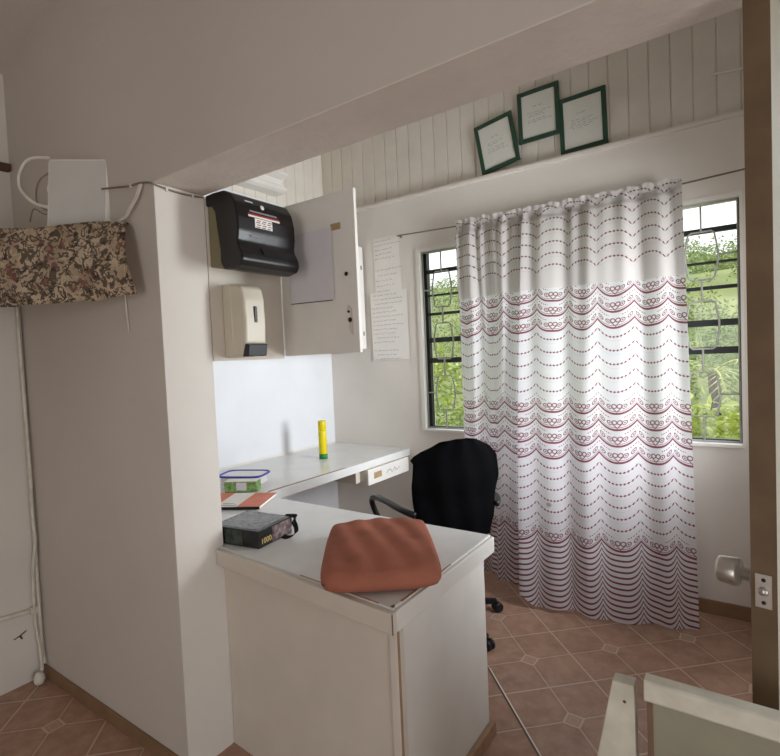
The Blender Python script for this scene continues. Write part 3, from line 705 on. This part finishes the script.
def notice(label, x0, x1, z0, z1, rows, seed, tilt=0, mat='paper', y=BY):
    c, s = cos(tilt), sin(tilt); ex = Vector((c, 0, s)); ez = Vector((-s, 0, c)); O = Vector((x0, y-.0015, z0))
    w, h = x1-x0, z1-z0
    m_ = MB(); m_.grid(lambda u, v: O+ex*(u*w)+ez*(v*h)+Vector((0, -.002*sin(4*u)*sin(3*v)-.0005, 0)), 6, 6, M[mat], smooth=False)
    scribble(m_, O, ex, ez, w, h, rows, seed, M['ink'], .0021, y=-.0042)
    return tag(m_.build('handwritten_notice'), label, 'paper')
notice('small upper handwritten notice on the wall left of the window', -2.312, -2.080, 2.11, 2.338, 7, 1, radians(1))
notice('middle handwritten slip between the two taped notices', -2.305, -2.068, 1.93, 2.125, 5, 2, radians(1.5), y=BY-.003)
notice('tall lower handwritten notice full of writing left of the window', -2.352, -2.022, 1.425, 1.935, 16, 3, radians(.5), y=BY-.006)
def pframe(label, x, z, w, h, tilt, lean, seed, y=3.212):
    """x, z: lower left corner"""
    root = thing('picture_frame', label, 'picture frame', (x, y, z), 0, 'framed certificates on the ledge')
    R = Matrix.Rotation(lean, 4, 'X') @ Matrix.Rotation(-tilt, 4, 'Y')
    b = .026; m_ = MB(); m_.box((0, -.016, 0), (b, 0, h), M['frame'], .003); m_.box((w-b, -.016, 0), (w, 0, h), M['frame'], .003)
    m_.box((b-.002, -.016, 0), (w-b+.002, 0, b), M['frame'], .003); m_.box((b-.002, -.016, h-b), (w-b+.002, 0, h), M['frame'], .003)
    m_.build('frame', root, R)
    m_ = MB(); m_.box((b-.004, -.009, b-.004), (w-b+.004, -.002, h-b+.004), M['paper'])
    O = Vector((b, -.0086, b)); iw, ih = w-2*b, h-2*b
    for (f0, f1, k0) in ((.70, .76, 1), ):
        scribble(m_, O+Vector((iw*.34, 0, ih*.68)), Vector((1, 0, 0)), Vector((0, 0, 1)), iw*.3, ih*.07, 1, seed+50, M['inkpale'], .003, y=-.0006, fill=(.8, 1))
    scribble(m_, O+Vector((iw*.12, 0, ih*.34)), Vector((1, 0, 0)), Vector((0, 0, 1)), iw*.76, ih*.26, 6, seed, M['inkpale'], .0024, y=-.0006)
    m_.build('certificate', root, R)
    m_ = MB(); m_.box((b, -.0115, b), (w-b, -.0105, h-b), M['glass']); m_.build('glass', root, R)
    return root
pframe('green picture frame tilted on the ledge, leftmost and lowest of three', -1.414, 2.609, .262, .325, radians(9.5), radians(-1), 11, 3.205)
pframe('green picture frame hung highest, between the other two certificates', -1.163, 2.742, .258, .312, radians(1), 0, 22, 3.2135)
pframe('green picture frame upright on the ledge, nearest the door', -.908, 2.613, .268, .328, radians(1.5), 0, 33, 3.218)
tag(MB().tube([(-.135, 3.208, 2.828), (-.05, 3.2, 2.816), (.05, 3.2, 2.81)], .006, M['white'], 8).build('wall_conduit'), 'short white conduit on the plank wall near the door', 'conduit')

# ------------------------------------------------------------------ left corner
cdir = Vector((.821, .571, 0)); fwd = Vector((-.571, .821, 0))
E0 = Vector((-1.775, .988, 1.95)); L0 = 1.2
cs = thing('corner_shelf', 'corner shelf high on the left wall under the white router', 'shelf', (-2.4, .8, 1.94))
Q = E0-cdir*L0
relw(MB().prism([(E0.x-.06, PY0-.002), (LX+.002, PY0-.002), (LX+.002, Q.y+.03), (Q.x, Q.y+.03), (E0.x-.06, E0.y-.012)], 'z', 1.925, 1.945, M['edgewood']), 'board', cs)
vl = thing('fabric_valance', 'floral brown fabric skirt hanging from the corner shelf', 'fabric', tuple(E0))
def val(u, v):
    t = 1-u                                                   # 0 at the right end
    p = E0-cdir*(L0*t-.0)
    z = 1.957-.256*v+.006*sin(16*t)*(1-v)-.03*t*0
    z += -.012*v*sin(6*t)-.014*v*smoothstep(.0, .7, t)
    p = p+Vector((1, -.12, 0))*(.06*v*smoothstep(.12, 0, t))-fwd*(.012+.030*sin(pi*v)+.012*sin(24*t+2*v)*(.3+v)+.008*sin(53*t+5*v)*v)
    return Vector((p.x, p.y, z))
rel(MB().grid(val, 130, 26, M['floral'], thick=.004).build('skirt'), vl)
def valtop(u, v):
    t = 1-u; p = E0-cdir*(L0*t)+fwd*(-.012+.10*v); p.y = min(p.y, PY0-.006); p.x = max(p.x, LX+.006)
    return Vector((p.x, p.y, 1.957+.006*sin(16*t)-.012*v+.012*sin(3*v)*(1+sin(21*t))*.5))
rel(MB().grid(valtop, 80, 8, M['floral'], thick=.003).build('top_edge'), vl)
rt = thing('wifi_router', 'white flat router box standing on the corner shelf', 'router', (-2.022, .938, 1.946), math.atan2(cdir.y, cdir.x))
Rr = Matrix.Rotation(radians(2.5), 4, 'Y') @ Matrix.Rotation(radians(-4), 4, 'X')
part(MB().box((-.115, -.016, .01), (.115, .016, .285), M['greyplastic'], .014, 3), 'casing', rt).matrix_local = Rr
part(MB().box((-.103, -.0185, .022), (.103, -.0155, .273), M['routerface'], .0015), 'front_panel', rt).matrix_local = Rr
part(MB().box((-.06, -.03, -.0), (.06, .03, .012), M['greyplastic'], .003), 'stand', rt)
yaw, pit, rol = radians(34.83), radians(2.353), radians(-2.482)
FV = Vector((-sin(yaw)*cos(pit), cos(yaw)*cos(pit), -sin(pit))); r0 = Vector((cos(yaw), sin(yaw), 0)); u0 = r0.cross(FV)
RV = r0*cos(rol)+u0*sin(rol); UV = -r0*sin(rol)+u0*cos(rol)
m_ = MB(); m_.tube(spline([(-2.113, .895, 2.24), (-2.165, .849, 2.236), (-2.196, .826, 2.19), (-2.196, .822, 2.131), (-2.167, .841, 2.085), (-2.131, .865, 2.061), (-2.1, .9, 2.059)], 8), .006, M['cable'], 8)
tag(m_.build('router_cable'), 'thick white cable looping out of the left of the router', 'cable')
m_ = MB()
m_.tube(spline([(-2.09, .905, 2.199), (-2.135, .866, 2.157), (-2.148, .855, 2.102), (-2.137, .861, 2.061), (-2.1, .90, 2.03)], 8), .003, M['cabledark'], 6)
m_.tube(spline([(-2.085, .905, 2.162), (-2.111, .882, 2.134), (-2.106, .884, 2.096), (-2.08, .91, 2.081)], 8), .0025, M['cable'], 6)
m_.tube(spline([(-2.08, .91, 2.03), (-2.122, .869, 2.03), (-2.155, .847, 2.05), (-2.168, .836, 2.004)], 8), .0025, M['cabledark'], 6)
tag(m_.build('thin_wires'), 'thin tangled wires in the loop beside the router', 'wire')
m_ = MB()
for dx in (0, .012): m_.tube(spline([(-1.70+dx, .996, 2.075), (-1.72+dx, .99, 2.035), (-1.765+dx, .988, 2.002), (-1.79+dx*.5, .985, 1.978), (-1.85+dx, .975, 1.965)], 8), .004, M['cable'], 6)
tag(m_.build('router_cable'), 'twisted white lead right of the router by the pillar top', 'cable')
m_ = MB(); m_.tube(spline([(-1.93, .985, 2.108), (-1.819, .999, 2.094), (-1.766, .999, 2.086), (-1.702, 1.0, 2.082), (-1.65, 1.0, 2.072), (-1.632, 1.0, 2.065), (-1.629, 1.045, 2.058), (-1.629, 1.1, 2.055), (-1.63, 1.16, 2.058), (-1.63, 1.2, 2.062)], 8), .0035, M['cabledark'], 6)
for p in ((-1.629, 1.05, 2.057), (-1.629, 1.15, 2.057), (-1.76, .999, 2.085)): m_.box((p[0]-.004, p[1]-.004, p[2]-.007), (p[0]+.004, p[1]+.004, p[2]+.007), M['cable'])
tag(m_.build('telephone_wire'), 'thin brown wire clipped along the top of the pillar', 'wire')
m_ = MB()
m_.tube(spline([(-2.752, .985, 1.92), (-2.757, .985, 1.6), (-2.748, .985, 1.25), (-2.742, .985, 1.0), (-2.752, .985, .80), (-2.744, .985, .66), (-2.762, .975, .52), (-2.765, .97, .30), (-2.745, .975, .14), (-2.725, .97, .06)], 8), .007, M['cable'], 8)
m_.tube(spline([(-2.772, .99, 1.9), (-2.774, .992, 1.2), (-2.768, .992, .6), (-2.77, .99, .1)], 8), .008, M['cable'], 8)
tag(m_.build('extension_cable'), 'white cable running down the wall corner from the shelf', 'cable')
m_ = MB(); m_.lathe([(.0, 0), (.018, .004), (.024, .02), (.022, .042), (.012, .056), (0, .058)], M['cable'], 16, Matrix.Translation((-2.722, .955, 0)))
tag(m_.build('power_plug'), 'dirty white plug on the floor at the end of the corner cable', 'plug')
tag(MB().tube([(LX+.011, .2, .405), (LX+.011, .95, .335), (LX+.011, .99, .333)], .011, M['cable'], 10).box((LX+.001, .955, .318), (LX+.024, .985, .35), M['cable'], .003).build('wall_conduit'), 'white conduit running low across the left wall', 'conduit')
m_ = MB()
for pts in ([(.885, .228), (.91, .236), (.94, .25), (.937, .242), (.918, .232), (.924, .215), (.916, .214), (.909, .229), (.89, .224)],):
    m_.prism([(y, z) for y, z in pts], 'x', LX-.001, LX+.0012, M['stain'])
struct(m_.build('trim_4'))
tag(MB().prism([(.70, 2.37), (1.0, 2.372), (1.003, 2.405), (.70, 2.40)], 'x', LX-.002, LX+.03, M['woodbrown'], .002).build('wooden_batten'), 'short brown wooden batten high on the left wall', 'batten')
m_ = MB(); m_.tube(spline([(-1.85, 1.0, 1.75), (-1.845, 1.0, 1.69), (-1.836, 1.0, 1.58)], 6), .003, M['cable'], 6)
tag(m_.build('hanging_string'), 'short pale string hanging below the fabric near the pillar', 'string')

# ------------------------------------------------------------------ door and gate on the right
da = math.atan2(.19-.022, 1.905-1.112)
door = bpy.data.objects.new('door_1', None); COL.objects.link(door); door.location = (.019, 1.112, .008); door.rotation_euler = (0, 0, -da); struct(door)
m_ = MB(); m_.box((-.019, .0012, 0), (.019, .80, 2.045), M['doorpaint'], 0); part(m_, 'leaf', door)
part(MB().box((-.0195, -.001, 0), (.0195, .0015, 2.046), M['doorwood'], 0), 'edge_board', door)
part(MB().box((-.012, -.0022, .978), (.012, -.0008, 1.036), M['chrome'], .0005).build if False else MB().box((-.013, -.0025, .965), (.012, -.0008, 1.026), M['chrome'], .0006).lathe([(.0035, 0), (.0035, .0012)], M['black'], 10, Matrix.Translation((0, -.0025, .975)) @ Matrix.Rotation(pi/2, 4, 'X')).lathe([(.0035, 0), (.0035, .0012)], M['black'], 10, Matrix.Translation((0, -.0025, 1.016)) @ Matrix.Rotation(pi/2, 4, 'X')), 'latch_plate', door)
part(MB().lathe([(.008, 0), (.008, .004), (.006, .008), (0, .008)], M['chrome'], 14, Matrix.Translation((0, -.0025, .996)) @ Matrix.Rotation(pi/2, 4, 'X')), 'latch_bolt', door)
kn = Matrix.Translation((-.019, .06, .996)) @ Matrix.Rotation(-pi/2, 4, 'Y')
part(MB().lathe([(.033, 0), (.033, .004), (.026, .01), (.014, .012)], M['chrome'], 28, kn), 'rose', door)
part(MB().lathe([(.012, .010), (.012, .026), (.020, .028), (.0255, .031), (.0275, .037), (.0255, .062), (.0235, .067), (.018, .069), (0, .069)], M['chrome'], 28, kn), 'knob', door)
gt = thing('half_gate', 'low white half gate across the opening in front of the door', 'gate', (.08, 1.0, .0))
GX = -.161; GZ = .85
relw(MB().prism([(.986, GZ-.004), (.990, GZ), (1.014, GZ), (1.016, GZ-.04), (.990, GZ-.04), (.984, GZ-.034)], 'x', GX, .328, M['gatepaint'], .0015), 'cap_rail', gt)
relw(MB().box((GX+.012, .994, .06), (.327, 1.010, GZ-.04), M['gatepanel_shaded'], .001), 'panel', gt)
relw(MB().box((GX+.004, .990, .06), (GX+.014, 1.012, GZ-.04), M['darkchip_gap'], .001), 'end_gap_shade', gt)  # dark strip standing for the shaded gap at the gate's end
relw(MB().prism([(-.152, .80), (-.148, .815), (-.152, .78)], 'y', .992, 1.01, M['darkchip_gap']), 'latch', gt)
m_ = MB(); m_.prism([(-.217, .824), (-.179, .826), (-.177, .0), (-.285, .0), (-.285, .45), (-.248, .664)], 'y', 1.0, 1.03, M['gatepaint'], .002)
po = thing('gate_post', 'white tapered wooden post with a nail hole beside the half gate', 'post', (-.21, 1.015, 0))
relw(m_, 'board', po)
relw(MB().lathe([(.003, 0), (.003, .001)], M['darkchip_gap'], 10, Matrix.Translation((-.196, 1.0005, .79)) @ Matrix.Rotation(pi/2, 4, 'X')), 'nail_hole', po)

# ------------------------------------------------------------------ outdoors
def hillz(x, y): return -1.2+.0*x+interp(y, (3.4, 7, 14, 30, 60, 90), (0, .2, 1.7, 6.0, 11.6, 12.5))+.5*sin(x*.23+y*.1)+.25*sin(x*.6-y*.4)
m_ = MB(); m_.grid(lambda u, v: Vector((-60+90*u, 3.5+90*v**1.5, hillz(-60+90*u, 3.5+90*v**1.5))), 60, 50, M['hill'])
struct(m_.build('hill'))
def leaves(m_, cen, rad, n, size, mat, seed):
    rn = random.Random(seed); bm = m_.bm; i = m_.mi(mat)
    for _ in range(n):
        d = Vector((rn.gauss(0, 1), rn.gauss(0, 1), rn.gauss(0, 1))).normalized()*rn.uniform(.35, 1)**.6
        p = Vector(cen)+Vector((d.x*rad[0], d.y*rad[1], d.z*rad[2]))
        a = Vector((rn.gauss(0, 1), rn.gauss(0, 1), rn.gauss(-.3, .6))).normalized(); b = a.orthogonal().normalized()
        b = Matrix.Rotation(rn.uniform(0, 6.28), 3, a) @ b; s = size*rn.uniform(.6, 1.3); n_ = a.cross(b)
        vs = [bm.verts.new(p+q) for q in (Vector(), a*s*.4+b*s*.2+n_*s*.06, a*s-n_*s*.1, a*s*.4-b*s*.2+n_*s*.06)]
        f = bm.faces.new(vs); f.material_index = i
def shrub(name, label, x, y, r, h, n, size, mat, seed):
    z0 = hillz(x, y); root = thing(name, label, 'shrub', (x, y, z0))
    m_ = MB(); rn = random.Random(seed)
    for k in range(9): leaves(m_, (x+rn.uniform(-.6, .6)*r, y+rn.uniform(-.4, .4)*r, z0+h*rn.uniform(.3, .95)), (r*.55, r*.5, h*.28), n//9, size, M[mat], seed+k)
    rel(m_.build('foliage'), root)
    m_ = MB()
    for k in range(5): m_.tube([(x+.05*k-.1, y, z0-.05), (x+rn.uniform(-.4, .4)*r, y+rn.uniform(-.3, .3)*r, z0+h*.8)], [.03, .012], M['bark'], 6)
    rel(m_.build('stem'), root)
shrub('leafy_shrub', 'yellow-green leafy bush outside the left side of the window', -4.9, 7.0, 1.3, 2.6, 2600, .16, 'leafA', 10)
shrub('leafy_shrub', 'bushy yellow-green shrub outside the right side of the window', -.35, 6.4, 1.0, 1.5, 2200, .13, 'leafA', 40)
pt = thing('palm_tree', 'palm with arching fronds outside the right window', 'palm', (-.42, 9.9, hillz(-.42, 9.9)))
m_ = MB(); zt = hillz(-.42, 9.9); m_.tube([(-.42, 9.9, zt-.1), (-.46, 9.9, zt+.35), (-.48, 9.8, zt+.7)], [.09, .07, .06], M['bark'], 10); rel(m_.build('trunk'), pt)
rn = random.Random(3)
for k in range(13):
    a = 2*pi*k/13+rn.uniform(-.2, .2); L = rn.uniform(1.3, 1.8); up = rn.uniform(.2, .9); m_ = MB(); o = Vector((-.48, 9.8, zt+.7))
    sp_ = [o+Vector((cos(a)*L*t, sin(a)*L*t, up*L*t-1.1*L*t*t)) for t in [i/14 for i in range(15)]]
    m_.tube(sp_, [.014*(1-i/16) for i in range(15)], M['palm'], 5); sd_ = Vector((-sin(a), cos(a), 0)); i_ = m_.mi(M['palm'])
    for i in range(2, 15):
        for sg in (-1, 1):
            p = sp_[i]; t = (sp_[i]-sp_[i-1]).normalized(); q = p+(sd_*sg*.8+t*.7-Vector((0, 0, .35))).normalized()*(.42*(1-abs(i/14-.45)))
            w = t*.016; vs = [m_.bm.verts.new(v) for v in (p-w, p+w, q)]; f = m_.bm.faces.new(vs); f.material_index = i_
    rel(m_.build('frond'), pt)
m_ = MB(); rn = random.Random(8)
for k in range(420):
    y = 9.3+66*rn.random()**1.7; x = rn.uniform(-.85*y-2, .25*y+2); s = rn.uniform(.5, 1.3)*(.6+y/50)
    leaves(m_, (x, y, hillz(x, y)+s*.4), (s, s, s*.75), 170, .16*(.5+y/40), M['leafB'], 900+k)
o = m_.build('hillside_foliage'); o['kind'] = 'stuff'; tag(o, 'mass of green bushes covering the hillside beyond the window', 'foliage')

# ------------------------------------------------------------------ light, camera
w = bpy.data.worlds.new('World'); SC.world = w; w.use_nodes = True; nt = w.node_tree; nt.nodes.clear()
bg = nt.nodes.new('ShaderNodeBackground'); out = nt.nodes.new('ShaderNodeOutputWorld')
tc = nt.nodes.new('ShaderNodeTexCoord'); sp = nt.nodes.new('ShaderNodeSeparateXYZ'); lk(nt, tc.outputs['Generated'], sp.inputs[0])
lk(nt, mixc(nt, ramp(nt, sp.outputs[2], 0.0, .8), (1.0, 1.0, 1.0), (.80, .90, 1.0)), bg.inputs[0]); bg.inputs[1].default_value = 1.2
lk(nt, bg.outputs[0], out.inputs[0])
def area(name, loc, rot, sx, sy, power, col=(1, 1, 1), portal=False):
    l = bpy.data.lights.new(name, 'AREA'); l.shape = 'RECTANGLE'; l.size = sx; l.size_y = sy; l.energy = power; l.color = col
    if name.startswith('side'): l.spread = radians(110)
    if portal: l.cycles.is_portal = True
    o = bpy.data.objects.new(name, l); COL.objects.link(o); o.location = loc; o.rotation_euler = rot; return o
area('window_portal', ((WX0+WX1)/2, 3.4, (WZ0+WZ1)/2), (-pi/2, 0, 0), 1.9, 1.3, 1, portal=True)
area('side_window_daylight', (.33, 2.48, 1.5), (0, pi/2, 0), 1.15, .5, 17, (.92, .96, 1.0))
area('near_door_daylight', (1.78, 0, 1.05), (0, pi/2, 0), 2.0, 1.1, 6.5, (.98, .98, 1.0))
area('rear_fill_light', (-.3, -2.2, 1.1), (pi/2, 0, 0), 1.15, 2.0, 4.5, (1, .965, .92))  # unseen fill light added behind the viewer to lift the near room
sun = bpy.data.lights.new('soft_sun', 'SUN'); sun.energy = 1.2; sun.angle = radians(25); so = bpy.data.objects.new('soft_sun', sun); COL.objects.link(so)
so.rotation_euler = (radians(38), 0, radians(-160)); so.location = (0, 0, 12)

cam = bpy.data.cameras.new('camera'); co = bpy.data.objects.new('camera', cam); COL.objects.link(co); SC.camera = co
cam.sensor_fit = 'HORIZONTAL'; cam.sensor_width = 36; cam.lens = 36*515.1/780; cam.clip_start = .02; cam.clip_end = 300
mt = Matrix((RV, UV, -FV)).transposed().to_4x4(); mt.translation = (0, 0, 1.45); co.matrix_world = mt
SC.view_settings.view_transform = 'Standard'; SC.view_settings.look = 'None'; SC.view_settings.gamma = 1; SC.view_settings.use_curve_mapping = False
SC.view_settings.exposure = .7
SC.cycles.max_bounces = 10; SC.cycles.diffuse_bounces = 6; SC.cycles.transparent_max_bounces = 12
SC.cycles.use_denoising = True
try: SC.cycles.sample_clamp_indirect = 4
except Exception: pass
